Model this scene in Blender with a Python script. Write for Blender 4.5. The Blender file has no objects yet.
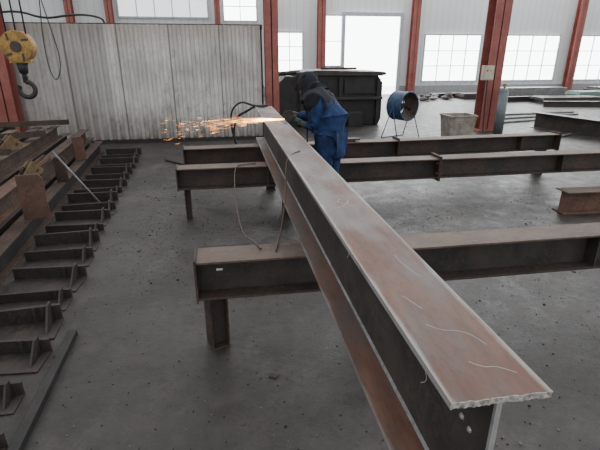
import bpy, bmesh, math, random
from mathutils import Vector, Matrix
random.seed(4)
COL = bpy.context.scene.collection

# ------------------------------------------------------------------ materials
def newmat(name):
    m = bpy.data.materials.new(name); m.use_nodes = True
    nt = m.node_tree; b = nt.nodes['Principled BSDF']
    return m, nt, b
def L(nt, a, b): nt.links.new(a, b)
def noise(nt, scale, detail=6, rough=.6, stretch=None, coord='Object'):
    tc = nt.nodes.new('ShaderNodeTexCoord'); mp = nt.nodes.new('ShaderNodeMapping')
    if stretch: mp.inputs['Scale'].default_value = stretch
    n = nt.nodes.new('ShaderNodeTexNoise'); n.inputs['Scale'].default_value = scale
    n.inputs['Detail'].default_value = detail; n.inputs['Roughness'].default_value = rough
    L(nt, tc.outputs[coord], mp.inputs['Vector']); L(nt, mp.outputs[0], n.inputs['Vector'])
    return n.outputs['Fac']
def ramp(nt, fac, stops):
    r = nt.nodes.new('ShaderNodeValToRGB'); e = r.color_ramp.elements
    while len(e) < len(stops): e.new(.5)
    for i, (p, c) in enumerate(stops):
        e[i].position = p; e[i].color = (*c, 1) if len(c) == 3 else c
    L(nt, fac, r.inputs[0]); return r.outputs[0]
def mix(nt, fac, a, b):
    m = nt.nodes.new('ShaderNodeMix'); m.data_type = 'RGBA'
    if isinstance(fac, (int, float)): m.inputs[0].default_value = fac
    else: L(nt, fac, m.inputs[0])
    for s, v in ((6, a), (7, b)):
        if isinstance(v, tuple): m.inputs[s].default_value = (*v, 1)
        else: L(nt, v, m.inputs[s])
    return m.outputs[2]
def bump(nt, b, h, s=.2, d=.01):
    n = nt.nodes.new('ShaderNodeBump'); n.inputs['Strength'].default_value = s; n.inputs['Distance'].default_value = d
    L(nt, h, n.inputs['Height']); L(nt, n.outputs[0], b.inputs['Normal'])

def steel(name, c1, c2, c3, scale=5, stretch=(1, 1, 1), rough=.6, metal=.25, lo=.38, hi=.62):
    m, nt, b = newmat(name)
    n1 = noise(nt, scale, 8, .65, stretch); n2 = noise(nt, scale*7, 5, .7, stretch)
    base = ramp(nt, n1, [(lo, c1), (hi, c2)])
    f = ramp(nt, n2, [(.5, (0, 0, 0)), (.68, (.8, .8, .8))])
    col = mix(nt, f, base, c3)
    L(nt, col, b.inputs['Base Color'])
    rr = ramp(nt, n2, [(.3, (rough-.12,)*3), (.7, (min(1, rough+.15),)*3)]); L(nt, rr, b.inputs['Roughness'])
    b.inputs['Metallic'].default_value = metal
    bump(nt, b, n2, .15, .004)
    return m
def plain(name, c, rough=.6, metal=0, var=.25, scale=12):
    m, nt, b = newmat(name)
    n = noise(nt, scale, 5, .6)
    c2 = tuple(x*(1-var) for x in c)
    L(nt, ramp(nt, n, [(.35, c2), (.65, c)]), b.inputs['Base Color'])
    b.inputs['Roughness'].default_value = rough; b.inputs['Metallic'].default_value = metal
    return m
def emis(name, c, s):
    m, nt, b = newmat(name)
    b.inputs['Base Color'].default_value = (*c, 1)
    b.inputs['Emission Color'].default_value = (*c, 1); b.inputs['Emission Strength'].default_value = s
    return m

M_RUST = steel('rust_brown', (.085, .045, .032), (.155, .085, .06), (.06, .043, .038), 4, rough=.68, metal=.1)
M_RUSTD = steel('rust_dark', (.042, .029, .024), (.095, .058, .042), (.03, .026, .026), 5, rough=.7, metal=.1)
M_DARK = steel('mill_scale_dark', (.025, .025, .025), (.052, .048, .045), (.09, .056, .04), 5, rough=.55, metal=.25)
M_DARKR = steel('mill_scale_rust', (.034, .031, .03), (.078, .052, .041), (.03, .03, .03), 4, rough=.62, metal=.15)
M_BLACK = steel('black_steel', (.013, .013, .014), (.027, .026, .026), (.045, .037, .032), 6, rough=.65, metal=.05)
M_WORN = steel('worn_bracket', (.018, .017, .017), (.04, .034, .031), (.08, .056, .045), 6, rough=.6, metal=.1)
M_GREY = steel('grey_steel', (.16, .165, .17), (.26, .26, .26), (.1, .09, .085), 8, rough=.5, metal=.3)
M_REDCOL = steel('red_paint', (.24, .066, .054), (.35, .115, .095), (.18, .09, .075), 1.8, rough=.6, metal=0)
M_CHALK = plain('chalk', (.5, .48, .46), .9)
M_BOLT = plain('bright_bolt', (.6, .61, .61), .3, .6)

def top_flange_mat(name, half, scale=4, strip=.007, bright=.34):
    m, nt, b = newmat(name)
    n1 = noise(nt, scale, 9, .68, (.35, 1.5, 1)); n2 = noise(nt, 45, 5, .75, (.4, 1.2, 1)); n3 = noise(nt, 2.2, 9, .7, (.8, 2.2, 1)); n5 = noise(nt, 9, 7, .7, (.25, 1.5, 1))
    tc = nt.nodes.new('ShaderNodeTexCoord'); sp = nt.nodes.new('ShaderNodeSeparateXYZ'); L(nt, tc.outputs['Object'], sp.inputs[0])
    base = ramp(nt, n1, [(.34, (.1, .048, .034)), (.48, (.15, .073, .05)), (.58, (.185, .1, .073)), (.7, (.175, .13, .11))])
    dist = nt.nodes.new('ShaderNodeMapRange'); L(nt, sp.outputs['X'], dist.inputs[0])      # more mill scale away from the cut end
    dist.inputs[1].default_value = 0; dist.inputs[2].default_value = 2.2; dist.inputs[3].default_value = -.03; dist.inputs[4].default_value = .055
    sm = nt.nodes.new('ShaderNodeMath'); sm.operation = 'ADD'; L(nt, n3, sm.inputs[0]); L(nt, dist.outputs[0], sm.inputs[1])
    base = mix(nt, ramp(nt, sm.outputs[0], [(.44, (0, 0, 0)), (.58, (.85,)*3)]), base, (.1, .089, .084))
    base = mix(nt, ramp(nt, n5, [(.51, (0, 0, 0)), (.66, (.55,)*3)]), base, (.078, .056, .047))
    base = mix(nt, ramp(nt, n2, [(.54, (0, 0, 0)), (.7, (.6,)*3)]), base, (.05, .04, .035))
    ab = nt.nodes.new('ShaderNodeMath'); ab.operation = 'ABSOLUTE'; L(nt, sp.outputs['Y'], ab.inputs[0])
    ad = nt.nodes.new('ShaderNodeMath'); ad.operation = 'MULTIPLY_ADD'; L(nt, n5, ad.inputs[0]); ad.inputs[1].default_value = .06; L(nt, ab.outputs[0], ad.inputs[2])
    mr = nt.nodes.new('ShaderNodeMapRange'); L(nt, ad.outputs[0], mr.inputs[0])
    mr.inputs[1].default_value = half-strip+.024; mr.inputs[2].default_value = half-strip+.036
    mr.inputs[4].default_value = .75
    base = mix(nt, mr.outputs[0], base, (bright, bright, bright*.98))
    L(nt, base, b.inputs['Base Color'])
    L(nt, ramp(nt, n3, [(.4, (.66,)*3), (.6, (.5,)*3)]), b.inputs['Roughness'])
    b.inputs['Metallic'].default_value = .08
    bump(nt, b, n2, .2, .003)
    return m
M_TOP = top_flange_mat('main_flange_rust', .106)

def floor_mat():
    m, nt, b = newmat('floor_concrete')
    n1 = noise(nt, .7, 9, .65); n2 = noise(nt, 5, 9, .72); n3 = noise(nt, 70, 4, .8); n4 = noise(nt, 1.3, 9, .75); n5 = noise(nt, 20, 8, .82)
    c = ramp(nt, n1, [(.36, (.026, .024, .022)), (.5, (.042, .038, .035)), (.64, (.07, .065, .06))])
    c = mix(nt, ramp(nt, n4, [(.47, (0, 0, 0)), (.58, (.85,)*3)]), c, (.021, .0185, .017))
    c = mix(nt, ramp(nt, n2, [(.51, (0, 0, 0)), (.66, (.6,)*3)]), c, (.085, .077, .069))
    c = mix(nt, ramp(nt, n5, [(.53, (0, 0, 0)), (.62, (.7,)*3)]), c, (.018, .016, .015))
    c = mix(nt, ramp(nt, n3, [(.6, (0, 0, 0)), (.72, (.6,)*3)]), c, (.13, .12, .108))
    L(nt, c, b.inputs['Base Color'])
    L(nt, ramp(nt, n2, [(.3, (.3,)*3), (.65, (.6,)*3)]), b.inputs['Roughness'])
    bump(nt, b, n5, .6, .008)
    return m
def panel_mat():
    m, nt, b = newmat('partition_panel')
    n1 = noise(nt, 1.1, 7, .65, (1.5, 1, .8)); n2 = noise(nt, 6, 7, .75, (1.2, 1, .9))
    c = ramp(nt, n1, [(.36, (.5, .49, .47)), (.56, (.78, .78, .76))])
    c = mix(nt, ramp(nt, n2, [(.52, (0, 0, 0)), (.7, (.7,)*3)]), c, (.34, .3, .26))
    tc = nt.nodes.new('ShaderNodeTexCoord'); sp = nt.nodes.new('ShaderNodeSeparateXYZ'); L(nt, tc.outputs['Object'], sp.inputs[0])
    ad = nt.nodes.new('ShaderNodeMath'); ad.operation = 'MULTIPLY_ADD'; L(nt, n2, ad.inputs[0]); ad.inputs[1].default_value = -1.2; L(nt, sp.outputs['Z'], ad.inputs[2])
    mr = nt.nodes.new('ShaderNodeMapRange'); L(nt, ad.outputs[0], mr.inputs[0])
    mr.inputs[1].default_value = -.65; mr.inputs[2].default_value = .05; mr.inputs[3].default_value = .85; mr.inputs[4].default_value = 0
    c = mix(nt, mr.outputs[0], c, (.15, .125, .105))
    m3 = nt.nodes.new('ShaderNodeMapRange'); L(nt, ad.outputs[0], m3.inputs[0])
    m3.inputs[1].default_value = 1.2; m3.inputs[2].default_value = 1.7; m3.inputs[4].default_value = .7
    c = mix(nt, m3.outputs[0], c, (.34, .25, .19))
    sx = nt.nodes.new('ShaderNodeMapRange'); L(nt, sp.outputs['X'], sx.inputs[0])
    sx.inputs[1].default_value = -2.12; sx.inputs[2].default_value = -2.1; sx.inputs[3].default_value = .5; sx.inputs[4].default_value = 0
    c = mix(nt, sx.outputs[0], c, (.24, .23, .22))
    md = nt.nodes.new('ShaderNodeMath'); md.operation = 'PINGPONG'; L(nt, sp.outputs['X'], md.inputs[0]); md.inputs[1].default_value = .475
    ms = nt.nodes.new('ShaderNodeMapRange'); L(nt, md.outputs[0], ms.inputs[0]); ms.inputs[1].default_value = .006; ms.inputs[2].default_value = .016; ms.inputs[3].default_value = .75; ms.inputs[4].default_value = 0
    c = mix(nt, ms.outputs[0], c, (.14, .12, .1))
    rib_shade = nt.nodes.new('ShaderNodeMapRange'); L(nt, sp.outputs['Y'], rib_shade.inputs[0]); rib_shade.inputs[1].default_value = 9.575; rib_shade.inputs[2].default_value = 9.6; rib_shade.inputs[3].default_value = .4; rib_shade.inputs[4].default_value = 0
    c = mix(nt, rib_shade.outputs[0], c, (.34, .32, .3))  # painted rib shade: faces standing proud are tinted darker for contrast
    L(nt, c, b.inputs['Base Color']); b.inputs['Roughness'].default_value = .42
    return m
def farwall_mat():
    m, nt, b = newmat('far_wall_panel')
    tc = nt.nodes.new('ShaderNodeTexCoord'); w = nt.nodes.new('ShaderNodeTexWave'); w.inputs['Scale'].default_value = 1.1; w.bands_direction = 'X'
    L(nt, tc.outputs['Object'], w.inputs['Vector'])
    c = ramp(nt, w.outputs['Fac'], [(0, (.62, .65, .66)), (.15, (.72, .75, .76))])  # wall tones lightened in the colour to stand in for haze
    n = noise(nt, 1, 5); c = mix(nt, ramp(nt, n, [(.4, (0, 0, 0)), (.7, (.4,)*3)]), c, (.58, .59, .59))
    L(nt, c, b.inputs['Base Color']); b.inputs['Roughness'].default_value = .7
    return m
M_FLOOR = floor_mat(); M_PANEL = panel_mat(); M_FARWALL = farwall_mat()
M_SKYPANE = emis('bright_daylight_pane', (.95, .98, 1.0), 9)
M_DIMPANE = emis('dim_daylight_pane', (.93, .96, .98), 1.1)  # lower emission than the other panes
M_FRAME = plain('window_frame_paint', (.5, .55, .58), .5)

# ------------------------------------------------------------------ builders
class B:
    def __init__(s): s.bm = bmesh.new(); s.mi = 0
    def box(s, x0, x1, y0, y1, z0, z1, rot=None, piv=None):
        vs = [s.bm.verts.new((x, y, z)) for x in (x0, x1) for y in (y0, y1) for z in (z0, z1)]
        for f in ((0, 1, 3, 2), (4, 6, 7, 5), (0, 4, 5, 1), (2, 3, 7, 6), (0, 2, 6, 4), (1, 5, 7, 3)):
            fc = s.bm.faces.new([vs[i] for i in f]); fc.material_index = s.mi
        if rot is not None:
            p = Vector(piv) if piv else Vector(((x0+x1)/2, (y0+y1)/2, (z0+z1)/2))
            bmesh.ops.rotate(s.bm, verts=vs, cent=p, matrix=rot)
        return s
    def prism(s, pts, axis, a, b_):
        def P(p, t):
            return {'X': (t, p[0], p[1]), 'Y': (p[0], t, p[1]), 'Z': (p[0], p[1], t)}[axis]
        A = [s.bm.verts.new(P(p, a)) for p in pts]; C = [s.bm.verts.new(P(p, b_)) for p in pts]
        n = len(pts)
        fs = [s.bm.faces.new(A[::-1]), s.bm.faces.new(C)]
        for i in range(n): fs.append(s.bm.faces.new((A[i], A[(i+1) % n], C[(i+1) % n], C[i])))
        for f in fs: f.material_index = s.mi
        return s
    def cyl(s, p0, p1, r, r2=None, seg=16, cap=True):
        p0, p1 = Vector(p0), Vector(p1); d = p1-p0; r2 = r if r2 is None else r2
        q = d.to_track_quat('Z', 'Y')
        A, C = [], []
        for i in range(seg):
            a = 2*math.pi*i/seg; v = Vector((math.cos(a), math.sin(a), 0))
            A.append(s.bm.verts.new(p0+q @ (v*r))); C.append(s.bm.verts.new(p1+q @ (v*r2)))
        fs = [s.bm.faces.new((A[i], A[(i+1) % seg], C[(i+1) % seg], C[i])) for i in range(seg)]
        for f in fs: f.smooth = True
        if cap: fs += [s.bm.faces.new(A[::-1]), s.bm.faces.new(C)]
        for f in fs: f.material_index = s.mi
        return s
    def ball(s, c, r, sc=(1, 1, 1), seg=12, rot=None):
        g = bmesh.ops.create_uvsphere(s.bm, u_segments=seg, v_segments=max(6, seg*2//3), radius=r)
        M = Matrix.Translation(c) @ (rot.to_4x4() if rot else Matrix.Identity(4)) @ Matrix.Diagonal((*sc, 1))
        bmesh.ops.transform(s.bm, matrix=M, verts=g['verts'])
        for v in g['verts']:
            for f in v.link_faces: f.smooth = True; f.material_index = s.mi
        return s
    def torus(s, c, R, r, axis='Z', n=24, k=8, a0=0, a1=2*math.pi):
        c = Vector(c); full = abs(a1-a0-2*math.pi) < 1e-4; rings = []
        cnt = n if full else n+1
        for i in range(cnt):
            a = a0+(a1-a0)*i/n; ring = []
            for j in range(k):
                t = 2*math.pi*j/k; rr = R+r*math.cos(t); h = r*math.sin(t)
                x, y = rr*math.cos(a), rr*math.sin(a)
                v = {'Z': (x, y, h), 'Y': (x, h, y), 'X': (h, x, y)}[axis]
                ring.append(s.bm.verts.new(c+Vector(v)))
            rings.append(ring)
        for i in range(n):
            a_, b_ = rings[i], rings[(i+1) % cnt]
            for j in range(k):
                f = s.bm.faces.new((a_[j], a_[(j+1) % k], b_[(j+1) % k], b_[j])); f.smooth = True; f.material_index = s.mi
        return s
    def done(s, name, mats, parent=None, bevel=0, loc=None, rotz=0, kind=None, label=None, cat=None, flip=True):
        if flip: bmesh.ops.recalc_face_normals(s.bm, faces=s.bm.faces)
        me = bpy.data.meshes.new(name); s.bm.to_mesh(me); s.bm.free()
        for m in (mats if isinstance(mats, (list, tuple)) else [mats]): me.materials.append(m)
        o = bpy.data.objects.new(name, me); COL.objects.link(o)
        if parent: o.parent = parent
        if loc: o.location = loc
        o.rotation_euler[2] = rotz
        if bevel:
            md = o.modifiers.new('bevel', 'BEVEL'); md.width = bevel; md.segments = 2; md.limit_method = 'ANGLE'
        if kind: o['kind'] = kind
        if label: o['label'] = label
        if cat: o['category'] = cat
        return o
def thing(name, label, cat, loc=(0, 0, 0), rotz=0, group=None):
    o = bpy.data.objects.new(name, None); COL.objects.link(o); o.empty_display_size = .1
    o.location = loc; o.rotation_euler[2] = rotz; o['label'] = label; o['category'] = cat
    if group: o['group'] = group
    return o
def copy_thing(root, loc, rotz=None, label=None):
    n = root.copy(); COL.objects.link(n); n.location = loc
    if rotz is not None: n.rotation_euler[2] = rotz
    if label: n['label'] = label
    for c in [c for c in root.children]:
        k = c.copy(); COL.objects.link(k); k.parent = n
    return n
def bake(o):
    dg = bpy.context.evaluated_depsgraph_get(); dg.update()
    return bpy.data.meshes.new_from_object(o.evaluated_get(dg))
def tube(name, pts, r, mat, parent=None, loc=None, label=None, cat=None):
    cu = bpy.data.curves.new(name, 'CURVE'); cu.dimensions = '3D'; cu.bevel_depth = r; cu.bevel_resolution = 2; cu.resolution_u = 6
    sp = cu.splines.new('NURBS'); sp.points.add(len(pts)-1)
    for p, q in zip(sp.points, pts): p.co = (*q, 1)
    sp.use_endpoint_u = True; sp.order_u = 3
    t = bpy.data.objects.new('tmp', cu); COL.objects.link(t); bpy.context.view_layer.update()
    me = bake(t); bpy.data.objects.remove(t)
    me.materials.clear(); me.materials.append(mat)
    for p in me.polygons: p.use_smooth = True
    o = bpy.data.objects.new(name, me); COL.objects.link(o)
    if parent: o.parent = parent
    if loc: o.location = loc
    if label: o['label'] = label
    if cat: o['category'] = cat
    return o
def skin(name, verts, edges, radii, roots, mat, parent, sub=2, wrinkle=0):
    me = bpy.data.meshes.new('t'); me.from_pydata(verts, edges, []); t = bpy.data.objects.new('tmp', me); COL.objects.link(t)
    md = t.modifiers.new('s', 'SKIN'); md.use_smooth_shade = True
    for i, r in enumerate(radii):
        sv = me.skin_vertices[0].data[i]; sv.radius = (r, r) if not isinstance(r, tuple) else r; sv.use_root = i in roots
    ss = t.modifiers.new('u', 'SUBSURF'); ss.levels = sub; ss.render_levels = sub
    if wrinkle:
        tx = bpy.data.textures.new('fold', 'CLOUDS'); tx.noise_scale = .07
        dm = t.modifiers.new('d', 'DISPLACE'); dm.texture = tx; dm.strength = wrinkle; dm.mid_level = .5
    bpy.context.view_layer.update()
    m2 = bake(t); bpy.data.objects.remove(t)
    m2.materials.clear(); m2.materials.append(mat)
    for p in m2.polygons: p.use_smooth = True
    o = bpy.data.objects.new(name, m2); COL.objects.link(o); o.parent = parent
    return o

# ------------------------------------------------------------------ setting
B().box(-12, 24, -5, 19.9, -.1, 0).done('floor', M_FLOOR, kind='structure')
B().box(-12, 24, 19.75, 19.95, 0, 7).done('wall_back', M_FARWALL, kind='structure')
B().box(-9.2, -9.0, -5, 19.75, 0, 7).done('wall_left', M_FARWALL, kind='structure')
B().box(-12, 24, 19.68, 19.75, 0, .35).done('baseboard_back', plain('skirting', (.36, .37, .38)), kind='structure')

def window(n, x0, x1, z0, z1, y=19.75, cols=4, rows=3, pane=None):
    b = B(); t = .06
    b.box(x0-t, x1+t, y-.08, y-.02, z0-t, z0); b.box(x0-t, x1+t, y-.08, y-.02, z1, z1+t)
    b.box(x0-t, x0, y-.08, y-.02, z0, z1); b.box(x1, x1+t, y-.08, y-.02, z0, z1)
    for i in range(1, cols):
        x = x0+(x1-x0)*i/cols; b.box(x-.015, x+.015, y-.075, y-.03, z0, z1)
    for i in range(1, rows):
        z = z0+(z1-z0)*i/rows; b.box(x0, x1, y-.07, y-.03, z-.015, z+.015)
    b.mi = 1; b.box(x0, x1, y-.03, y-.01, z0, z1)
    b.done('window_%d' % n, [M_FRAME, pane or M_SKYPANE], kind='structure')
window(1, 8.73, 11.27, .55, 2.4)
window(2, 12.47, 15.1, .55, 2.4)
window(3, 16.22, 18.8, .55, 2.4)
window(4, 2.3, 3.35, .9, 2.45, cols=2)
window(5, .25, 1.5, 2.9, 4.4, cols=2)
window(6, 4.35, 5.0, 1.2, 3.1, cols=1, rows=2)
window(7, -3.7, -.4, 3.0, 4.4, cols=5, rows=2, pane=M_DIMPANE)
b = B(); b.box(5.0, 5.15, 19.6, 19.72, 0, 3.1); b.box(7.5, 7.65, 19.6, 19.72, 0, 3.1); b.box(5.0, 7.65, 19.6, 19.72, 3.1, 3.25)
b.mi = 1; b.box(5.15, 7.5, 19.68, 19.72, 0, 3.1)
b.done('door_1', [M_FRAME, M_SKYPANE], kind='structure')

# ribbed partition
b = B(); x = -3.95; pts = []
while x < .75:
    pts += [(x, 9.6), (x+.06, 9.6), (x+.08, 9.55), (x+.135, 9.55), (x+.1583, 9.6)]; x += .1583
vs0 = [b.bm.verts.new((p[0], p[1], .03)) for p in pts]; vs1 = [b.bm.verts.new((p[0], p[1], 2.17)) for p in pts]
for i in range(len(pts)-1):
    if (Vector(pts[i])-Vector(pts[i+1])).length > 1e-5: b.bm.faces.new((vs0[i], vs0[i+1], vs1[i+1], vs1[i]))
b.mi = 1
b.box(-3.95, .84, 9.605, 9.65, 2.1, 2.19); b.box(-3.95, .84, 9.53, 9.65, 0, .04); b.box(-3.95, .84, 9.605, 9.65, 1.0, 1.06)
for xx in (-3.9, -2.5, -1.0, .8): b.box(xx-.03, xx+.03, 9.605, 9.66, 0, 2.15)
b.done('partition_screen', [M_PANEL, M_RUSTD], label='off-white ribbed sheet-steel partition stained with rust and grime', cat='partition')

# columns
def column(x, y, w, d, h, tw=.02, label='red painted steel H-column', base=True):
    o = thing('steel_column', label, 'column', (x, y, 0))
    b = B(); b.box(-w/2, w/2, -d/2, -d/2+tw, 0, h); b.box(-w/2, w/2, d/2-tw, d/2, 0, h); b.box(-tw/2, tw/2, -d/2, d/2, 0, h)
    b.done('shaft', M_REDCOL, o)
    if base: B().box(-w/2-.08, w/2+.08, -d/2-.08, d/2+.08, 0, .03).done('base_plate', M_REDCOL, o)
    return o
column(.99, 9.4, .26, .24, 7, label='slim red steel column at the end of the pale partition')
column(5.93, 9.75, .36, .34, 7, label='broad red steel column beside a gas cylinder')
column(-3.85, 9.2, .3, .3, 7, label='red steel column in front of the ribbed partition')
for xx, w in ((4.1, .3), (8.1, .3), (15.75, .3), (-.02, .22), (-4.0, .25), (2.0, .2), (-5.4, .25)):
    column(xx, 19.45, w, .3, 7, label='red steel column against the pale far wall')

# ------------------------------------------------------------------ beams
def hbeam(name, label, loc, rotz, length, depth, width, mt, mw, mb, tf=.012, tw=.009, bev=.0015, group=None):
    o = thing(name, label, 'steel beam', loc, rotz, group)
    B().box(0, length, -width/2, width/2, depth-tf, depth).done('top_flange', mt, o, bev)
    B().box(0, length, -tw/2, tw/2, tf, depth-tf).done('web', mw, o)
    B().box(0, length, -width/2, width/2, 0, tf).done('bottom_flange', mb, o, bev)
    return o
def endplate(o, x, depth, width, over=0, t=.012, mat=None, name='end_plate'):
    B().box(x-t/2, x+t/2, -width/2, width/2, -over, depth+over).done(name, mat or M_DARKR, o, .001)
def stiff(o, x, depth, width, tf=.012, mat=None, sides=(-1, 1)):
    for s in sides:
        y0, y1 = (s*.006, s*(width/2-.005)); B().box(x-.005, x+.005, min(y0, y1), max(y0, y1), tf+.0005, depth-tf-.0005).done('stiffener', mat or M_DARKR, o)

# main beam
MB = thing('steel_beam', 'long rusty H-beam laid across other beams, chalk-marked cut end', 'steel beam', (.499, .62, .632), math.pi/2)
Lm = 5.23; Wm = .212; Dm = .40
b = B(); nseg = 40
ring = []
jit = [random.uniform(-.002, .0014) for _ in range(nseg+1)]
for k in range(2):
    z = Dm-.014 if k == 0 else Dm
    row = []
    for i in range(nseg+1):
        y = -Wm/2+Wm*i/nseg; row.append(b.bm.verts.new((jit[i]+random.uniform(-.0005, .0005), y, z+(0 if k else random.uniform(-.002, 0)))))
    ring.append(row)
far = [[b.bm.verts.new((Lm, -Wm/2+Wm*i/nseg, z)) for i in range(nseg+1)] for z in (Dm-.014, Dm)]
for i in range(nseg):
    b.bm.faces.new((ring[1][i], ring[1][i+1], far[1][i+1], far[1][i])); b.bm.faces.new((ring[0][i], far[0][i], far[0][i+1], ring[0][i+1]))
    f = b.bm.faces.new((ring[0][i], ring[0][i+1], ring[1][i+1], ring[1][i])); f.material_index = 1
    b.bm.faces.new((far[0][i], far[1][i], far[1][i+1], far[0][i+1]))
for i in (0, nseg): b.bm.faces.new((ring[0][i], ring[1][i], far[1][i], far[0][i]))
M_BURR = plain('flame_cut_edge', (.5, .49, .45), .7, .1, var=.7, scale=90)
b.done('top_flange', [M_TOP, M_BURR], MB)
M_WEB = steel('main_web', (.028, .028, .028), (.062, .057, .053), (.1, .066, .047), 3, rough=.55, metal=.2)
B().box(.012, Lm, -.005, .005, .014, Dm-.014).done('web', M_WEB, MB)
B().box(.0, Lm, -Wm/2, Wm/2, 0, .014).done('bottom_flange', top_flange_mat('lower_flange_rust', .106, 6, .004, .25), MB, .0015)
for sy in (1, -1):
    for z0, z1 in ((.014, .022), (Dm-.014, Dm-.022)):
        b = B(); b.prism([(sy*.005, z0), (sy*.013, z0), (sy*.005, z1)], 'X', .01, Lm-.01); b.done('weld_bead', M_GREY, MB)
b = B(); b.box(.004, .012, -.006, .006, .014, Dm-.0142); b.done('cut_edge', plain('ground_edge', (.5, .5, .5), .4, .5), MB)
tube('burr', [(jit[i]-.0005, -Wm/2+Wm*i/nseg, Dm-.0008+random.uniform(-.001, .0006)) for i in range(nseg+1)], .0013, M_BURR, MB)
for (xx, zz) in ((.075, .245), (.11, .25)):
    b = B(); b.cyl((xx, .005, zz), (xx, .009, zz), .0055, seg=12); b.cyl((xx, .005, zz), (xx, .0062, zz), .0078, seg=14); b.done('bolt', M_BOLT, MB)
def chalk(pts, r=.0017): tube('chalk_mark', pts, r, M_CHALK, MB)
zt = Dm-.0004
chalk([(.16, -.06, zt), (.2, -.05, zt), (.225, -.02, zt), (.23, .02, zt), (.26, .04, zt)], .0009)
chalk([(.06, -.07, zt), (.09, -.04, zt), (.085, -.01, zt), (.11, .01, zt)], .0009)
chalk([(.33, .02, zt), (.4, .045, zt)], .0009); chalk([(.5, -.05, zt), (.6, -.02, zt), (.66, -.03, zt)], .0011)
chalk([(1.16, .04, zt), (1.22, -.03, zt), (1.28, -.03, zt), (1.28, .015, zt), (1.21, .02, zt), (1.18, -.04, zt)], .0018)
chalk([(1.7, -.03, zt), (1.78, .03, zt)], .002); chalk([(2.3, .05, zt), (2.35, -.05, zt)], .002)
yw = .0045
chalk([(.28, yw, .27), (.31, yw, .23), (.28, yw, .2), (.32, yw, .17)], .0013)
chalk([(.9, yw, .28), (.98, yw, .2), (1.05, yw, .26), (1.1, yw, .19)], .0015)

# cross beams
DB = .225
M_CTOP = steel('cross_top', (.078, .053, .042), (.145, .1, .076), (.18, .148, .125), 4, stretch=(.6, 1, 1), rough=.65, metal=.1)
C2 = hbeam('steel_beam', 'dark mill-scale H-beam on a short stub, rusty end plate', (-.19, 2.28, .405), 0, 4.2, DB, .2, M_CTOP, M_DARK, M_DARKR)
endplate(C2, -.006, DB, .215, .012, mat=M_RUSTD)
stiff(C2, 1.06, DB, .2); stiff(C2, 2.4, DB, .2)
B().box(.1, .135, -.0072, -.0045, .13, .142).done('label_tag', plain('paper', (.8, .8, .78), .8, var=.05), C2)
C3 = hbeam('steel_beam', 'dark H-beam with bolted splice plates and rusty top', (-.49, 4.58, .37), .008, 6.0, .215, .2, M_CTOP, M_DARKR, M_DARKR)
endplate(C3, -.006, .215, .21, .01, mat=M_DARKR)
for xx in (2.775, 2.79): endplate(C3, xx, .215, .23, .03, mat=M_RUSTD, name='splice_plate')
stiff(C3, .9, .215, .2); stiff(C3, 4.3, .215, .2)
for (yy, zz) in ((-.08, .05), (-.08, .165), (.08, .05), (.08, .165)):
    b = B(); b.cyl((2.75, yy, zz), (2.82, yy, zz), .012, seg=6); b.done('bolt', M_RUST, C3)
C4 = hbeam('steel_beam', 'dark H-beam spanning behind the worker with a clamp plate', (-.5, 5.6, .37), .045, 5.2, .215, .2, M_CTOP, M_DARKR, M_DARK)
endplate(C4, -.006, .215, .21, .01); endplate(C4, 5.206, .215, .23, .02, mat=M_RUSTD)
endplate(C4, 2.75, .215, .22, .03, mat=M_RUSTD, name='splice_plate'); stiff(C4, 1.0, .215, .2); stiff(C4, 4.6, .215, .2)
for (dx, rr) in ((.0, .2), (.07, -.1)):
    b = B(); b.box(2.0+dx, 2.16+dx, -.06, .06, .2155+dx*.3, .2155+dx*.3+.02, Matrix.Rotation(rr, 3, 'Z')); b.done('loose_shim', M_RUSTD, C4)

def stub(x, y, h, w=.13, rotz=0, label='short rusty H-section stub standing on end under a beam'):
    o = thing('support_stub', label, 'support stand', (x, y, 0), rotz, 'stub supports under the beams')
    B().box(-w/2, -w/2+.009, -w/2, w/2, .01, h-.006).done('flange', M_RUSTD, o, .001)
    B().box(w/2-.009, w/2, -w/2, w/2, .01, h-.006).done('flange', M_RUSTD, o, .001)
    B().box(-w/2+.009, w/2-.009, -.004, .004, .01, h-.006).done('web', M_DARKR, o)
    B().box(-w/2, w/2, -w/2, w/2, 0, .01).done('foot_plate', M_DARKR, o)
    B().box(-w/2, w/2, -w/2, w/2, h-.006, h).done('head_plate', M_DARKR, o)
stub(-.11, 2.36, .404, .11, rotz=.35, label='short rusty steel stub under the raised end of the dark beam')
stub(.84, 2.28, .404); stub(3.3, 2.28, .404)
stub(-.42, 4.66, .369, .06, label='small rusty stub under the end of a dark beam'); stub(.62, 4.6, .369, .1); stub(4.9, 4.62, .369)
stub(.55, 5.65, .369, .11); stub(4.5, 5.82, .369, .11)
for yy in (4.59, 5.64):
    B().box(-.08, .08, -.08, .08, 0, .044).done('packing_plate', M_DARKR, loc=(.5, yy, .586), bevel=.002, label='small rusty packing block between two stacked beams', cat='packing block')

S1 = hbeam('steel_beam', 'rusty brown H-beam offcut lying on the floor', (3.62, 4.22, 0), -.03, 2.9, .25, .2, M_CTOP, M_RUST, M_RUST)
S2 = hbeam('steel_beam', 'deep dark beam lying on the floor near the broad column', (7.35, 9.9, 0), math.radians(-76), 4.2, .36, .22, M_GREY, M_DARK, M_DARKR)

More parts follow.
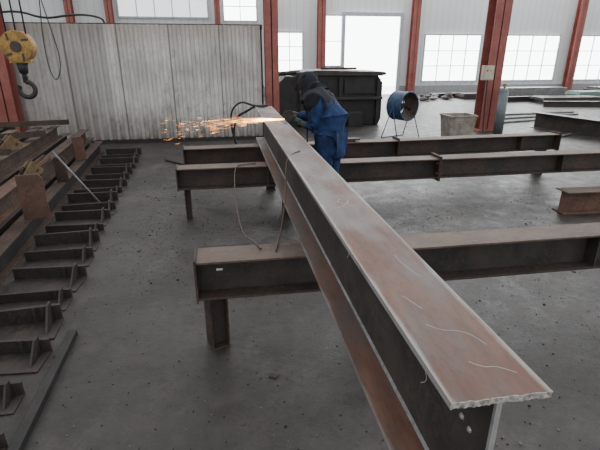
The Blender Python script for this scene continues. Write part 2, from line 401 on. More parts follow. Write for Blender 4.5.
# ------------------------------------------------------------------ pile
lean = .078
M_OCH = steel('ochre_steel', (.1, .066, .032), (.2, .13, .055), (.06, .05, .04), 6, rough=.75, metal=0)
def pilebeam(x, y, z, length, depth, width, mt, mw, label='rusty H-beam in the heap of beams', rot=lean):
    return hbeam('steel_beam', label, (x, y, z), math.pi/2+rot, length, depth, width, mt, mw, mt, group='rusty beams stacked in the pile')
def ext(x, y0, y1, z, d, w, mt, mw, rot=lean, label='long rusty H-beam in the heap of beams'):
    pilebeam(x-math.tan(rot)*(y0-2.0), y0, z, (y1-y0)/math.cos(rot), d, w, mt, mw, label, rot)
ext(-1.715, .6, 8.5, 0, .2, .14, M_RUSTD, M_BLACK, label='dark rusty H-beam lying beside the angle brackets')
ext(-1.9, .8, 8.6, 0, .25, .2, M_DARKR, M_DARKR)
ext(-2.18, .5, 8.5, 0, .25, .2, M_RUSTD, M_DARKR)
ext(-2.5, .7, 8.6, 0, .25, .2, M_RUST, M_DARKR)
ext(-2.84, .6, 8.2, 0, .25, .2, M_RUSTD, M_DARKR)
ext(-1.9, 1.0, 5.0, .2515, .2, .14, M_RUST, M_RUSTD)
ext(-1.88, 5.15, 8.3, .2515, .19, .14, M_RUSTD, M_RUSTD)
ext(-2.09, 1.4, 7.9, .2515, .2, .13, M_RUSTD, M_DARKR)
ext(-2.28, .9, 7.6, .2515, .2, .14, M_DARKR, M_DARKR)
ext(-2.48, 1.2, 5.2, .2515, .2, .14, M_RUST, M_RUSTD)
ext(-2.5, 5.35, 8.4, .2515, .2, .16, M_RUST, M_DARKR)
ext(-2.8, 1.0, 8.0, .2515, .2, .16, M_RUSTD, M_RUSTD)
ext(-2.14, 3.6, 7.6, .4525, .16, .12, M_RUSTD, M_RUSTD, label='dark rusty H-beam lying on top of the heap')
ext(-2.32, 2.9, 7.3, .4525, .18, .13, M_DARKR, M_RUSTD, label='dark H-beam lying on top of the heap')
ext(-2.54, 2.6, 7.0, .4525, .2, .14, M_RUST, M_BLACK, label='rusty H-beam lying on top of the heap')
ext(-2.8, 2.2, 7.8, .4525, .2, .14, M_RUSTD, M_BLACK, label='dark rusty H-beam lying on top of the heap')
def bar(x, y, z, l, w, h, mat, rz, label, tilt=0):
    b = B(); t = .006
    b.box(0, l, -w/2, w/2, 0, t); b.box(0, l, -w/2, -w/2+t, t, h); b.box(0, l, w/2-t, w/2, t, h)
    o = b.done('steel_channel', mat, loc=(x, y, z), rotz=rz, label=label, cat='steel channel'); o.rotation_euler[1] = tilt
    return o
bar(-2.85, 4.0, .66, .8, .1, .05, M_RUSTD, .5, 'short dark channel thrown across the heap')
bar(-3.3, 5.9, .66, 1.1, .12, .06, M_DARKR, .4, 'short dark channel thrown across the heap')
bar(-3.1, 2.9, .66, .8, .1, .05, M_BLACK, .9, 'short black channel thrown across the heap')
bar(-3.3, 7.2, .66, 1.0, .12, .06, M_RUSTD, .2, 'short rusty channel thrown across the heap')
bar(-1.97, 2.6, .455, .75, .06, .03, M_RUSTD, 1.4, 'short rusty channel lying on the near beams')
bar(-3.1, 4.9, .665, .9, .1, .05, M_RUSTD, .25, 'dark rusty channel lying across the top of the heap')
bar(-2.1, 5.2, .455, .7, .08, .05, M_RUST, 1.66, 'short rusty channel lying along the heap')

def gusset(x, y, z, w, h, rotz, mat, label, tilt=0):
    b = B(); b.prism([(-w/2, 0), (w/2, 0), (w/2, h*.9), (w*.35, h), (-w/2, h)], 'Y', -.008, .008)
    o = b.done('gusset_plate', mat, loc=(x, y, z), rotz=rotz, bevel=.001, label=label, cat='steel plate'); o.rotation_euler[0] = tilt
gusset(-1.79, 4.35, .202, .22, .42, .15, M_RUST, 'upright rusty brown plate standing in the heap')
gusset(-1.97, 5.7, .202, .13, .3, .1, M_RUSTD, 'upright dark plate standing in the heap')
gusset(-2.09, 6.9, .202, .15, .34, .6, M_RUST, 'upright rusty brown plate standing in the heap')
gusset(-1.76, 3.1, .202, .1, .16, 1.2, M_DARKR, 'small upright dark lug on the edge beam')
def clamp(x, y, z, rz):
    o = thing('lifting_clamp', 'dull ochre-brown steel lifting clamp lying on the heap', 'lifting clamp', (x, y, z), rz)
    for y0, y1 in ((-.035, -.02), (.02, .035)):
        b = B(); b.prism([(-.16, 0), (.12, 0), (.15, .04), (.06, .1), (.0, .16), (-.06, .12), (-.16, .05)], 'Y', y0, y1); b.done('cheek_plate', M_OCH, o, .002)
    b = B(); b.cyl((.05, -.045, .05), (.05, .045, .05), .016); b.done('pin', M_DARKR, o)
    b = B(); b.torus((-.12, 0, .08), .04, .01, 'Y', 20, 8); b.done('shackle', M_DARKR, o)
clamp(-2.42, 5.6, .635, 1.1); clamp(-2.02, 5.0, .455, 1.3)
b = B(); b.cyl((0, 0, 0.01), (-.5, .2, .62), .011, seg=10)
b.done('steel_rod', M_GREY, loc=(-1.44, 5.25, .0), label='thin grey steel rod leaning on the heap', cat='steel rod')

def bracket(loc, rotz, label):
    o = thing('angle_bracket', label, 'bracket', loc, rotz, 'black angle brackets laid in a row')
    B().box(-.28, .24, -.085, .06, 0, .009).done('lower_leg', M_WORN, o, .001)
    B().box(-.28, .24, .045, .06, .009, .085).done('upright_leg', M_WORN, o, .001)
    b = B(); b.prism([(-.06, .009), (.045, .009), (.045, .11), (.01, .11)], 'X', .18, .192); b.done('end_plate', M_WORN, o)
    for xx in (-.18, -.06, .06):
        b = B(); b.cyl((xx, .0445, .05), (xx, .0435, .05), .009, seg=10); b.done('bolt_hole', M_DARKR, o)
    return o
br = bracket((-1.34, 2.02, 0), 0, 'black steel angle bracket with bolt holes on the floor')
yy = 2.36; i = 0
while yy < 8.2:
    xx = -1.325-.067*(yy-1.9)
    c = copy_thing(br, (xx+random.uniform(-.01, .03), yy+random.uniform(-.03, .03), 0), random.uniform(-.08, .13))
    c.scale = (1.0+.02*(yy-2), (1.4, 1.7, 1.3, 1.8)[i % 4], (1.1, 1.4, .9, 1.2)[i % 4])
    yy += .335; i += 1
copy_thing(br, (-1.28, 1.66, 0), .06)
B().box(-.025, .025, 0, 1.5, 0, .04).done('floor_rail', M_BLACK, loc=(-.98, 1.1, 0), rotz=.02, bevel=.004, label='low black steel bar lying on the floor', cat='steel bar')
for i, (xx, yy, r) in enumerate([(-1.77, 2.25, .08), (-1.81, 2.75, .08)]):
    b = B(); b.prism([(-.16, -.05), (.16, -.05), (.16, .03), (.1, .05), (-.16, .05)], 'Z', 0, .012)
    b.done('steel_strip', M_WORN, loc=(xx+.02, yy, .2025), rotz=r+1.5, label='flat steel strip laid on the near beam', cat='steel strip')
b = B(); b.box(0, 3.4, -.04, .04, 0, .008); b.box(0, 3.4, .032, .04, .008, .05)
b.done('angle_bar', M_BLACK, loc=(-2.5, 9.35, 0), rotz=.02, label='long dark angle bar lying at the foot of the partition', cat='steel bar')

# ------------------------------------------------------------------ crane hook
M_YEL = steel('crane_yellow', (.2, .115, .035), (.42, .25, .06), (.06, .05, .035), 11, rough=.65, metal=0)
HK = thing('crane_hook_block', 'worn yellow crane hook block with dark steel hook on ropes', 'crane hook', (-1.875, 4.95, 1.19)); HK.scale = (1.05, 1.05, 1.05)
b = B()
b.cyl((0, -.06, .5), (0, .06, .5), .135, seg=28)
b.box(-.085, .085, -.055, .055, .36, .46)
b.done('sheave_housing', M_YEL, HK, .006)
b = B(); b.cyl((0, -.075, .5), (0, .075, .5), .045, seg=20); b.done('axle_cap', M_DARKR, HK)
for a in (.6, 2.2, 3.9, 5.2):
    c = Vector((math.cos(a)*.098, 0, math.sin(a)*.098+.5)); b = B(); b.box(c.x-.03, c.x+.03, -.0612, .0612, c.z-.01, c.z+.01, Matrix.Rotation(-a+.5, 3, 'Y')); b.done('stripe', M_DARKR, HK)
b = B(); b.cyl((0, 0, .27), (0, 0, .37), .035, .05); b.cyl((0, 0, .215), (0, 0, .28), .022)
b.torus((0, 0, .13), .068, .022, 'Y', 24, 10, a0=-math.pi*1.15, a1=math.pi*.5)
b.cyl((0, 0, .19), (0, 0, .235), .022)
b.done('hook', M_BLACK, HK)
for xx in (-.08, .0, .08):
    b = B(); b.cyl((xx, 0, .55), (xx*.9, 0, 3.53), .007, seg=8); b.done('wire_rope', M_BLACK, HK)
G = thing('crane_girder', 'red overhead crane girder carrying the hook ropes', 'crane girder', (-5.2, 4.95, 5.05))
B().box(0, 14, -.15, .15, 0, .4).done('girder', M_REDCOL, G, .01)
B().box(3.05, 3.6, -.1, .1, -.14, 0).done('trolley', M_YEL, G, .01)
for xx in (.3, 13.7): B().box(xx-.12, xx+.12, -.12, .12, -5.05, 0).done('leg', M_REDCOL, G, .005)
tube('pendant_cable', [(-1.55, 5.0, 5.04), (-1.6, 5.0, 2.4), (-1.68, 5.0, 1.7), (-1.63, 5.0, 1.35), (-1.53, 5.0, 1.55), (-1.58, 5.0, 1.9), (-1.7, 5.0, 2.6)], .005, M_BLACK, label='thin black pendant control cable looping down', cat='cable')
tube('air_hose', [(-3.6, 9.0, 2.3), (-3.3, 8.95, 2.34), (-2.9, 8.95, 2.2), (-2.5, 9.0, 2.28), (-2.2, 9.3, 2.3), (-2.0, 9.62, 2.21), (-2.3, 9.75, 1.8)], .018, M_BLACK, label='black hose draped over the top of the partition', cat='hose')

# ------------------------------------------------------------------ machine
MC = thing('press_machine', 'bulky solid black steel plate-working machine with flat top', 'machine', (1.35, 10.9, 0))
b = B(); b.prism([(.4, 0), (2.45, 0), (2.52, .15), (2.52, 1.0), (2.4, 1.16), (.4, 1.18)], 'Y', .1, 1.35); b.done('body', M_BLACK, MC, .012)
b = B(); b.prism([(.4, 1.18), (2.45, 1.16), (2.58, 1.19), (2.56, 1.25), (.9, 1.29), (.4, 1.25)], 'Y', .03, 1.4); b.done('top_plate', M_DARK, MC, .006)
for xx, zz in ((.5, 1.16), (1.45, 1.12), (2.4, 1.1)):
    b = B(); b.box(xx-.04, xx+.04, .02, .12, .02, zz); b.done('rib', M_BLACK, MC)
B().box(.45, 2.5, -.02, .12, .62, .68).done('bed_rail', M_DARK, MC, .005)
B().box(.6, 1.35, .06, .11, .15, .55).done('access_panel', M_BLACK, MC, .006)
B().box(1.55, 2.3, .06, .11, .75, 1.08).done('access_panel', M_BLACK, MC, .006)
b = B(); b.prism([(-.12, 0), (.4, 0), (.4, 1.14), (.15, 1.16), (-.05, 1.0), (-.12, .6)], 'Y', .1, 1.1); b.done('side_housing', M_BLACK, MC, .01)
b = B(); b.cyl((-.1, .3, 1.2), (.5, .3, 1.25), .05); b.done('roller', M_DARK, MC)
b = B(); b.box(1.6, 1.95, -.25, .12, .0, .35); b.done('motor_unit', M_BLACK, MC, .01)
bar(2.4, 11.3, 1.295, .9, .1, .05, M_DARKR, .1, 'rusty channel resting on top of the black machine')

# fan
M_BLUE = plain('fan_blue', (.022, .068, .16), .6, var=.55)
M_FANIN = plain('fan_inside_brown', (.1, .075, .055), .8, var=.5)
FN = thing('drum_fan', 'open blue drum fan with brown dusty inside on splayed stand', 'fan', (3.62, 9.0, 0), math.radians(28))
b = B(); n = 36
b.cyl((0, -.17, .66), (0, .17, .66), .285, seg=n, cap=False); b.mi = 1
b.cyl((0, -.17, .66), (0, .17, .66), .272, seg=n, cap=False); b.mi = 0
b.torus((0, -.17, .66), .278, .015, 'Y', 32, 8); b.torus((0, .17, .66), .278, .015, 'Y', 32, 8); b.done('drum', [M_BLUE, M_FANIN], FN)
b = B(); b.torus((0, -.18, .66), .15, .0022, 'Y', 28, 6); b.done('guard_ring', M_DARK, FN)
for i in range(4):
    a = i*math.pi/2+.4; b = B(); b.cyl((0, -.18, .66), (.27*math.cos(a), -.18, .66+.27*math.sin(a)), .0025, seg=6); b.done('guard_wire', M_DARK, FN)
b = B(); b.cyl((0, -.02, .66), (0, .12, .66), .055); b.done('motor', M_BLACK, FN)
for i in range(3):
    a = i*math.pi*2/3+.4; b = B(); b.box(.05, .25, -.005, .005, -.035, .035, Matrix.Rotation(.9, 3, 'X'))
    bmesh.ops.rotate(b.bm, verts=b.bm.verts, cent=(0, 0, 0), matrix=Matrix.Rotation(a, 3, 'Y')); bmesh.ops.translate(b.bm, verts=b.bm.verts, vec=(0, -.02, .66))
    b.done('blade', M_BLACK, FN)
for sx in (-1, 1):
    for sy in (-1, 1):
        b = B(); b.cyl((sx*.295, 0, .66), (sx*.34, sy*.22, .012), .01, seg=8); b.done('leg', M_BLUE, FN)
for sy in (-1, 1):
    b = B(); b.cyl((-.34, sy*.22, .012), (.34, sy*.22, .012), .01, seg=8); b.done('cross_bar', M_BLUE, FN)

# bin
BN = thing('scrap_bin', 'worn pale beige open-topped scrap bin with sacking inside', 'bin', (4.85, 8.95, 0))
MBN = steel('dirty_bin', (.2, .175, .15), (.38, .35, .3), (.13, .1, .075), 5, rough=.8, metal=0)
b = B()
for i in range(4):
    a = [(-.25, -.2), (.25, -.2), (.25, .2), (-.25, .2)]; c = [(-.29, -.24), (.29, -.24), (.29, .24), (-.29, .24)]
    p, q, r_, s_ = a[i], a[(i+1) % 4], c[(i+1) % 4], c[i]
    f0 = [b.bm.verts.new(v) for v in ((*p, .02), (*q, .02), (*r_, .46), (*s_, .46))]; b.bm.faces.new(f0)
    k = .94; f1 = [b.bm.verts.new(v) for v in ((p[0]*k, p[1]*k, .02), (q[0]*k, q[1]*k, .02), (r_[0]*k, r_[1]*k, .46), (s_[0]*k, s_[1]*k, .46))]; b.bm.faces.new(f1)
b.box(-.25, .25, -.2, .2, 0, .02); b.done('shell', MBN, BN)
b = B()
for (a0, a1, c0, c1) in ((-.31, .31, -.26, -.23), (-.31, .31, .23, .26), (-.31, -.27, -.23, .23), (.27, .31, -.23, .23)): b.box(a0, a1, c0, c1, .44, .47)
b.done('rim', MBN, BN, .004)
b = B()
for i in range(12): b.ball((random.uniform(-.15, .15), random.uniform(-.1, .1), random.uniform(.22, .36)), random.uniform(.06, .09), (1, .9, .6), 10)
b.done('sacking', plain('sacking', (.36, .34, .3), .9, var=.6), BN)['kind'] = 'stuff'
GC = thing('gas_cylinder', 'tall grey steel gas cylinder standing beside a red column', 'gas cylinder', (6.0, 9.25, 0))
b = B(); r = .1; b.cyl((0, 0, 0), (0, 0, .88), r, seg=24); b.ball((0, 0, .88), r, (1, 1, .9), 24); b.done('body', plain('cyl_grey', (.15, .18, .2), .45), GC)
b = B(); b.cyl((0, 0, .95), (0, 0, 1.03), .022); b.cyl((-.045, 0, 1.02), (.045, 0, 1.02), .012); b.cyl((0, 0, 1.03), (0, 0, 1.06), .03); b.done('valve', plain('brass', (.4, .3, .12), .4, .7), GC)
CB = thing('control_box', 'small off-white electrical control box fixed to the red column', 'control box', (5.68, 9.5, 1.12))
B().box(-.12, .12, -.1, .02, 0, .3).done('case', plain('box_cream', (.5, .48, .38), .5), CB, .006)
B().box(-.1, .1, -.108, -.1, .02, .28).done('door', plain('box_cream2', (.58, .56, .46), .5), CB, .003)
b = B(); b.cyl((-.05, -.12, .2), (-.05, -.108, .2), .018); b.done('button', plain('btn', (.6, .08, .05)), CB)
b = B(); b.cyl((.05, -.12, .2), (.05, -.108, .2), .018); b.done('button', plain('btn2', (.75, .55, .05)), CB)
tube('conduit_cable', [(5.68, 9.42, 1.12), (5.66, 9.38, .8), (5.7, 9.4, .4), (5.66, 9.3, .02)], .015, M_BLACK, label='black cable hanging from the control box', cat='cable')

# far floor clutter
def plates(x, y, n, w, d, label, mat, rot=0, t=.05):
    o = thing('plate_stack', label, 'steel plates', (x, y, 0), rot)
    z = 0
    for i in range(n):
        j = random.uniform(-.08, .08)
        B().box(-w/2+j, w/2+j, -d/2, d/2, z, z+t*.8).done('plate', mat, o); z += t*.8+.0005
plates(12.4, 15.2, 5, 2.4, .8, 'low stack of dark steel plates on the floor', M_DARK)
plates(14.6, 16.4, 7, 2.0, .8, 'low stack of grey-green steel plates on the floor', plain('green_grey', (.16, .24, .22), .6))
plates(10.2, 17.2, 5, 1.8, .7, 'low stack of dark steel plates by the far wall', M_DARKR)
plates(16.5, 17.4, 9, 2.4, .8, 'stack of dark steel plates beneath the windows', M_DARK)
plates(13.0, 18.2, 8, 3.0, .6, 'stack of grey steel plates beneath the windows', M_GREY)
for (xx, yy, l, r_) in ((9.4, 15.6, 2.6, .1), (10.6, 14.0, 3.0, -.2), (8.2, 17.6, 1.6, .05)):
    hbeam('steel_beam', 'low steel beam lying on the far floor', (xx, yy, 0), r_, l, .18, .16, M_GREY, M_DARK, M_DARKR, group='loose stock on the far floor')
for i, (xx, yy) in enumerate([(7.5, 16.6), (8.0, 16.9), (8.6, 17.0)]):
    b = B(); b.ball((0, 0, .07), .15, (1.5, 1, .46), 12)
    for k in range(6): b.ball((random.uniform(-.18, .18), random.uniform(-.1, .1), random.uniform(.05, .2)), random.uniform(.07, .13), (1, .8, .4 if k < 2 else .7), 10)
    b.done('rag_heap', plain('sack_%d' % i, (.5, .5, .48) if i % 2 else (.16, .14, .13), .9, var=.5), loc=(xx, yy, 0), label='small pale heap of rags on the floor' if i % 2 else 'small dark heap of rags on the floor', cat='rags')
for i, (x0, y0, a, l) in enumerate([(6.9, 10.6, .25, 2.4), (7.4, 11.3, .2, 2.8), (7.2, 12.0, .1, 3.2), (6.4, 8.2, .5, 1.2)]):
    b = B(); b.cyl((0, 0, .025), (l, 0, .025), .024, seg=12)
    b.done('steel_tube', M_GREY, loc=(x0, y0, 0), rotz=a, label='thin grey steel tube lying on the floor', cat='steel tube')

# loose grit
b = B()
for i in range(4600):
    yy = random.uniform(.9, 8.6); xx = random.uniform(-.95-.1*yy, 1.5+.55*yy)
    if random.random() < .4: yy = random.gauss(5.6, 1.3); xx = random.gauss(-.5, .45)
    if yy < .8 or yy > 8.6 or xx < -.98-.04*yy: continue
    w = random.uniform(.002, .006)*(1 if random.random() < .94 else 2.0); a = random.uniform(0, 6.3)
    pp = [(xx+w*math.cos(a+t)*k, yy+w*math.sin(a+t)) for t, k in ((0, 1), (1.7, .8), (3.0, 1.1), (4.6, .9))]
    b.mi = 0 if random.random() < .6 else 1
    b.prism(pp, 'Z', 0.0002, w*.6)
b.done('floor_grit', [plain('grit_dark', (.018, .016, .014), .9), plain('grit_pale', (.16, .142, .125), .9)], kind='stuff', label='scattered grinding grit and steel chips on the floor', cat='grit')
for i in range(22):
    xx, yy = random.uniform(-.9, 3.2), random.uniform(1.3, 8.4)
    if 4.0 < yy < 6.1 or (2.1 < yy < 2.5): continue
    b = B(); w = random.uniform(.012, .03); b.prism([(-w, -w*.5), (w, -w*.6), (w*.8, w*.5), (-w*.7, w*.7)], 'Z', 0, .006)
    b.done('steel_offcut', M_DARKR, loc=(xx, yy, 0), rotz=random.uniform(0, 3), label='small steel offcut on the dirty floor', cat='offcut')

# wires
M_WIRE = plain('wire_brown', (.12, .082, .06), .6)
tube('welding_wire', [(.3, 4.6, .592), (.2, 4.58, .592), (.08, 4.5, .6), (.06, 4.1, .5), (.06, 3.4, .48), (.08, 2.8, .52), (.13, 2.42, .637), (.16, 2.3, .637)], .005, M_WIRE, label='thin brown wire sagging between two beams', cat='wire')
tube('welding_wire', [(.5, 3.0, 1.038), (.42, 2.9, 1.038), (.375, 2.82, 1.0), (.36, 2.7, .82), (.3, 2.5, .66), (.26, 2.36, .637), (.24, 2.26, .637)], .0045, M_WIRE, label='thin brown wire draped over the long beam', cat='wire')
tube('power_cable', [(.83, 4.57, .97), (.85, 4.62, .75), (.83, 4.72, .6), (.83, 4.8, .3), (.85, 4.95, .012), (.7, 5.2, .012), (.75, 5.8, .012), (.6, 6.6, .012)], .007, M_BLACK, label='black power cable trailing from the grinder', cat='cable')
tube('rubber_hose', [(.55, 5.8, 1.045), (.4, 5.83, 1.045), (.3, 5.85, .98), (.15, 5.95, .9), (.1, 6.0, .6), (.25, 6.1, .3), (.1, 6.4, .02), (-.5, 7.0, .015), (-1.0, 7.6, .015)], .014, M_BLACK, label='black rubber hose looping over the beam end', cat='hose')
tube('rubber_hose', [(.5, 5.7, 1.045), (.38, 5.72, 1.045), (.2, 5.8, 1.12), (.05, 5.95, .9), (.2, 6.0, .3), (.6, 6.5, .015), (.5, 7.4, .015)], .012, M_BLACK, label='black rubber hose looping over the beam end', cat='hose')

# ------------------------------------------------------------------ person
PX, PY = 1.0, 4.25
P = thing('person', 'worker in blue coat and dark hood bent over, grinding a beam', 'person', (PX, PY, 0))
def R(p): return (p[0]-PX, p[1]-PY, p[2])
M_SKIN = plain('skin', (.14, .085, .065), .7, var=.1); M_BCOAT = plain('coat_blue', (.014, .045, .16), .9, var=.6, scale=14)
M_NAVY = plain('hood_navy', (.013, .016, .026), .95, var=.4, scale=20); M_TROU = plain('trouser_blue', (.013, .038, .135), .9, var=.55, scale=14)
M_BOOT = plain('boot_dark', (.03, .028, .026), .7); M_GLOVE = plain('glove_grey', (.08, .075, .07), .9)
f = Vector((-.8, .6, 0)); lat = Vector((-.6, -.8, 0))
pel = (1.01, 4.25, .93); sp = (.99, 4.28, 1.05); ch = (.94, 4.35, 1.18); nb = (.875, 4.42, 1.3); nk = (.85, 4.45, 1.33); hd = (.81, 4.49, 1.375); cr = (.80, 4.495, 1.42)
shL = (.85, 4.23, 1.245); elL = (.91, 4.25, 1.0); wrL = (.80, 4.46, .985); haL = (.77, 4.51, .99)
shR = (.97, 4.52, 1.25); elR = (.95, 4.68, 1.04); wrR = (.75, 4.67, 1.06); haR = (.71, 4.65, 1.07)
hpL = (.96, 4.19, .87); knL = (.9, 4.2, .47); anL = (.95, 4.13, .1); toL = (.87, 4.19, .05)
hpR = (1.06, 4.31, .87); knR = (1.03, 4.33, .47); anR = (1.1, 4.29, .1); toR = (1.02, 4.35, .05)
V = [pel, sp, ch, nb, nk, hd, cr, shL, elL, wrL, haL, shR, elR, wrR, haR, hpL, knL, anL, toL, hpR, knR, anR, toR]
E = [(0, 1), (1, 2), (2, 3), (3, 4), (4, 5), (5, 6), (2, 7), (7, 8), (8, 9), (9, 10), (2, 11), (11, 12), (12, 13), (13, 14), (0, 15), (15, 16), (16, 17), (17, 18), (0, 19), (19, 20), (20, 21), (21, 22)]
Rr = [.11, .11, .12, .065, .052, .075, .05, .06, .04, .027, .022, .06, .04, .027, .022, .08, .055, .04, .03, .08, .055, .04, .03]
skin('body', [R(v) for v in V], E, Rr, [0], M_SKIN, P)
mid = lambda a, b, t=.5: tuple(a[i]*(1-t)+b[i]*t for i in range(3))
V = [(1.01, 4.25, .68), pel, sp, ch, nb, shL, elL, wrL, shR, elR, wrR]
skin('coat', [R(v) for v in V], [(0, 1), (1, 2), (2, 3), (3, 4), (3, 5), (5, 6), (6, 7), (3, 8), (8, 9), (9, 10)],
     [.155, .15, .145, .145, .08, .085, .07, .046, .085, .07, .046], [1], M_BCOAT, P, 3, .035)
V = [(1.01, 4.25, .88), hpL, knL, mid(knL, anL, .85), hpR, knR, mid(knR, anR, .85)]
skin('trousers', [R(v) for v in V], [(0, 1), (1, 2), (2, 3), (0, 4), (4, 5), (5, 6)], [.12, .1, .08, .068, .1, .08, .068], [0], M_TROU, P, 3, .025)
for a, t in ((anL, toL), (anR, toR)):
    d = (Vector(t)-Vector(a)); d.z = 0; d.normalize(); A = Vector(a); A.z = 0
    skin('boot', [R(A+Vector((0, 0, .19))), R(A+Vector((0, 0, .06))-d*.02), R(A+d*.1+Vector((0, 0, .045))), R(A+d*.18+Vector((0, 0, .04)))], [(0, 1), (1, 2), (2, 3)], [.055, .055, .045, .036], [1], M_BOOT, P)
V = [mid(sp, pel, .1), sp, ch, nb, shL, mid(shL, elL, .4), shR, mid(shR, elR, .6)]
skin('over_jacket', [R(Vector(v)+f*.02) for v in V], [(0, 1), (1, 2), (2, 3), (2, 4), (4, 5), (2, 6), (6, 7)], [.14, .155, .165, .105, .1, .092, .1, .088], [2], M_NAVY, P, 3, .035)
fd = (f+Vector((-.1, -.35, -.75))).normalized(); q = fd.to_track_quat('Z', 'Y').to_matrix(); hl = fd.cross(Vector((0, 0, 1))).normalized()
H = Vector(hd)
b = B(); b.ball(R(H+Vector((0, 0, .012))-f*.012), .105, (.97, .97, 1.06), 28)
for v in b.bm.verts:
    w_ = (Vector(v.co)-Vector(R(H))).dot(fd)
    if w_ > .062: v.co -= fd*(w_-.062)*1.2
b.done('hood', M_NAVY, P)
skin('cowl', [R(Vector(hd)-f*.03+Vector((0, 0, -.02))), R(nk), R(nb)], [(0, 1), (1, 2)], [.08, .098, .125], [1], M_NAVY, P, 3, .02)
b = B(); b.ball(R(H+fd*.048), .052, (1, 1.15, .5), 16, q); b.done('face', M_SKIN, P)
b = B(); b.ball(R(H+fd*.058+Vector((0, 0, -.03))), .05, (1.15, .8, .6), 16, q); b.done('face_mask', plain('mask_grey', (.06, .063, .07), .8), P)
for s in (-1, 1):
    b = B(); b.ball(R(H+fd*.07+hl*s*.024+Vector((0, 0, .022))), .027, (1, .85, .4), 12, q); b.done('goggle_lens', M_BLACK, P)
b = B(); b.ball(R(H+fd*.076), .01, (1, 1.2, 1.2), 8, q); b.done('nose', M_SKIN, P)
def glove(w, c, curl, side):
    w, c = Vector(w), Vector(c); d = (c-w).normalized(); curl = Vector(curl).normalized(); sd = d.cross(curl).normalized()*side
    V, E, Rd, roots = [], [], [], []
    def chain(ps, rs):
        s = len(V); roots.append(s)
        for i, (p, r_) in enumerate(zip(ps, rs)):
            V.append(R(p)); Rd.append(r_)
            if i: E.append((s+i-1, s+i))
    chain([w-d*.03, w+d*.01, w+d*.05, w+d*.085], [.036, .032, (.034, .04), .03])
    for k, ln in ((-1.5, .8), (-.5, .95), (.5, 1.0), (1.5, .85)):
        b0 = w+d*.07+sd*k*.019
        p1 = b0+d*.03*ln+curl*.008; p2 = p1+(d*.4+curl)*.026*ln; p3 = p2+(curl*.7-d*.7)*.024*ln
        chain([b0, p1, p2, p3], [.011, .0105, .0095, .008])
    b0 = w+d*.03-sd*.025; chain([b0, b0-sd*.02+d*.018+curl*.012, b0-sd*.02+d*.032+curl*.034, b0-sd*.008+d*.04+curl*.05], [.014, .012, .011, .009])
    skin('glove', V, E, Rd, roots, M_GLOVE, P, 1)
glove(wrL, (.76, 4.53, 1.0), (.1, .1, -1), 1)
glove(wrR, (.67, 4.64, 1.08), (-.3, -.2, -1), -1)

# grinder
GR = thing('angle_grinder', 'dark handheld angle grinder cutting the beam flange edge', 'power tool', (.64, 4.58, 1.05))
b = B(); b.cyl((.05, 0, -.01), (.19, -.01, -.08), .03, .027, 16); b.ball((.19, -.01, -.08), .027); b.done('motor_body', plain('grinder_green', (.03, .07, .075), .5), GR)
b = B(); b.cyl((.06, 0, -.012), (.0, 0, .018), .03, .026, 14); b.ball((0, 0, .018), .027); b.cyl((0, 0, .018), (0, -.035, .018), .014); b.done('gear_head', M_DARK, GR)
b = B(); b.cyl((0, -.035, .018), (0, -.038, .018), .052, seg=28); b.done('cutting_disc', plain('disc', (.06, .05, .045), .9), GR)
b = B(); b.torus((0, -.03, .018), .056, .006, 'Y', 16, 6, a0=.2, a1=math.pi*.95); b.done('guard', M_DARK, GR)
b = B(); b.cyl((.01, .02, .02), (.03, .12, .03), .014, seg=12); b.done('side_handle', M_BLACK, GR)

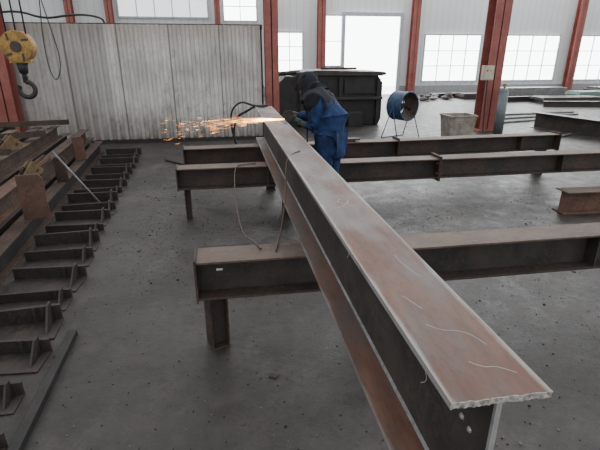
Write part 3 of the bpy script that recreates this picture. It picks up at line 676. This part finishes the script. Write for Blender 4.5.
# sparks
M_SPARK = emis('spark_glow', (1.0, .34, .05), 5)
M_SPARKH = emis('spark_hot', (1.0, .6, .22), 14)
b = B(); o0 = Vector((.6, 4.55, 1.045)); cnt = 0
while cnt < 620:
    s = random.expovariate(2.4)
    if s > 1.2: continue
    cnt += 1
    ang = max(-2.3, min(2.3, random.gauss(0, 1)))
    th = ang*.036
    droop = .03*s*s+(random.random()**3)*.16*s*s
    p = o0+Vector((-s, random.gauss(0, .06)*s, th*s-droop-.004))
    ln = random.uniform(.03, .13)*(1 if s < .8 else .6); dr = Vector((-1, random.gauss(0, .05), th-.07*s)).normalized()
    rr = random.uniform(.0004, .0011)*(1.7 if s < .15 else 1)*(1-.3*s)
    b.mi = 1 if (s < .28 or random.random() < .15) else 0
    q_ = dr.to_track_quat('Z', 'Y'); base = [b.bm.verts.new(p+q_ @ Vector((math.cos(a)*rr, math.sin(a)*rr, 0))) for a in (0, 2.1, 4.2)]
    t0 = b.bm.verts.new(p-dr*ln*.5); t1 = b.bm.verts.new(p+dr*ln*.5)
    for k in range(3):
        for fc in (b.bm.faces.new((base[k], base[(k+1) % 3], t1)), b.bm.faces.new((base[(k+1) % 3], base[k], t0))): fc.material_index = b.mi
b.done('grinding_sparks', [M_SPARK, M_SPARKH], kind='stuff', label='spray of orange glowing grinding sparks flying off the beam', cat='sparks')

# ------------------------------------------------------------------ light
w = bpy.data.worlds.new('world'); bpy.context.scene.world = w; w.use_nodes = True
bg = w.node_tree.nodes['Background']; bg.inputs[0].default_value = (.985, .988, 1.0, 1); bg.inputs[1].default_value = 1.3
def area(loc, rot, sx, sy, e):
    l = bpy.data.lights.new('area', 'AREA'); l.shape = 'RECTANGLE'; l.size = sx; l.size_y = sy; l.energy = e; l.color = (.97, .99, 1)
    o = bpy.data.objects.new('daylight', l); COL.objects.link(o); o.location = loc; o.rotation_euler = rot
area((8, 19.0, 5.5), (math.radians(-60), 0, 0), 18, 3, 1300)
sl = bpy.data.lights.new('soft_sun', 'SUN'); sl.energy = .6; sl.angle = math.radians(50)
so = bpy.data.objects.new('soft_sun', sl); COL.objects.link(so); so.rotation_euler = (math.radians(-28), math.radians(38), 0)

# ------------------------------------------------------------------ camera
cam = bpy.data.cameras.new('camera'); cam.sensor_width = 36; cam.lens = 27
co = bpy.data.objects.new('camera', cam); COL.objects.link(co); co.location = (0, 0, 1.65)
co.rotation_euler = (math.radians(90-20.8), 0, math.radians(-9.42))
bpy.context.scene.camera = co
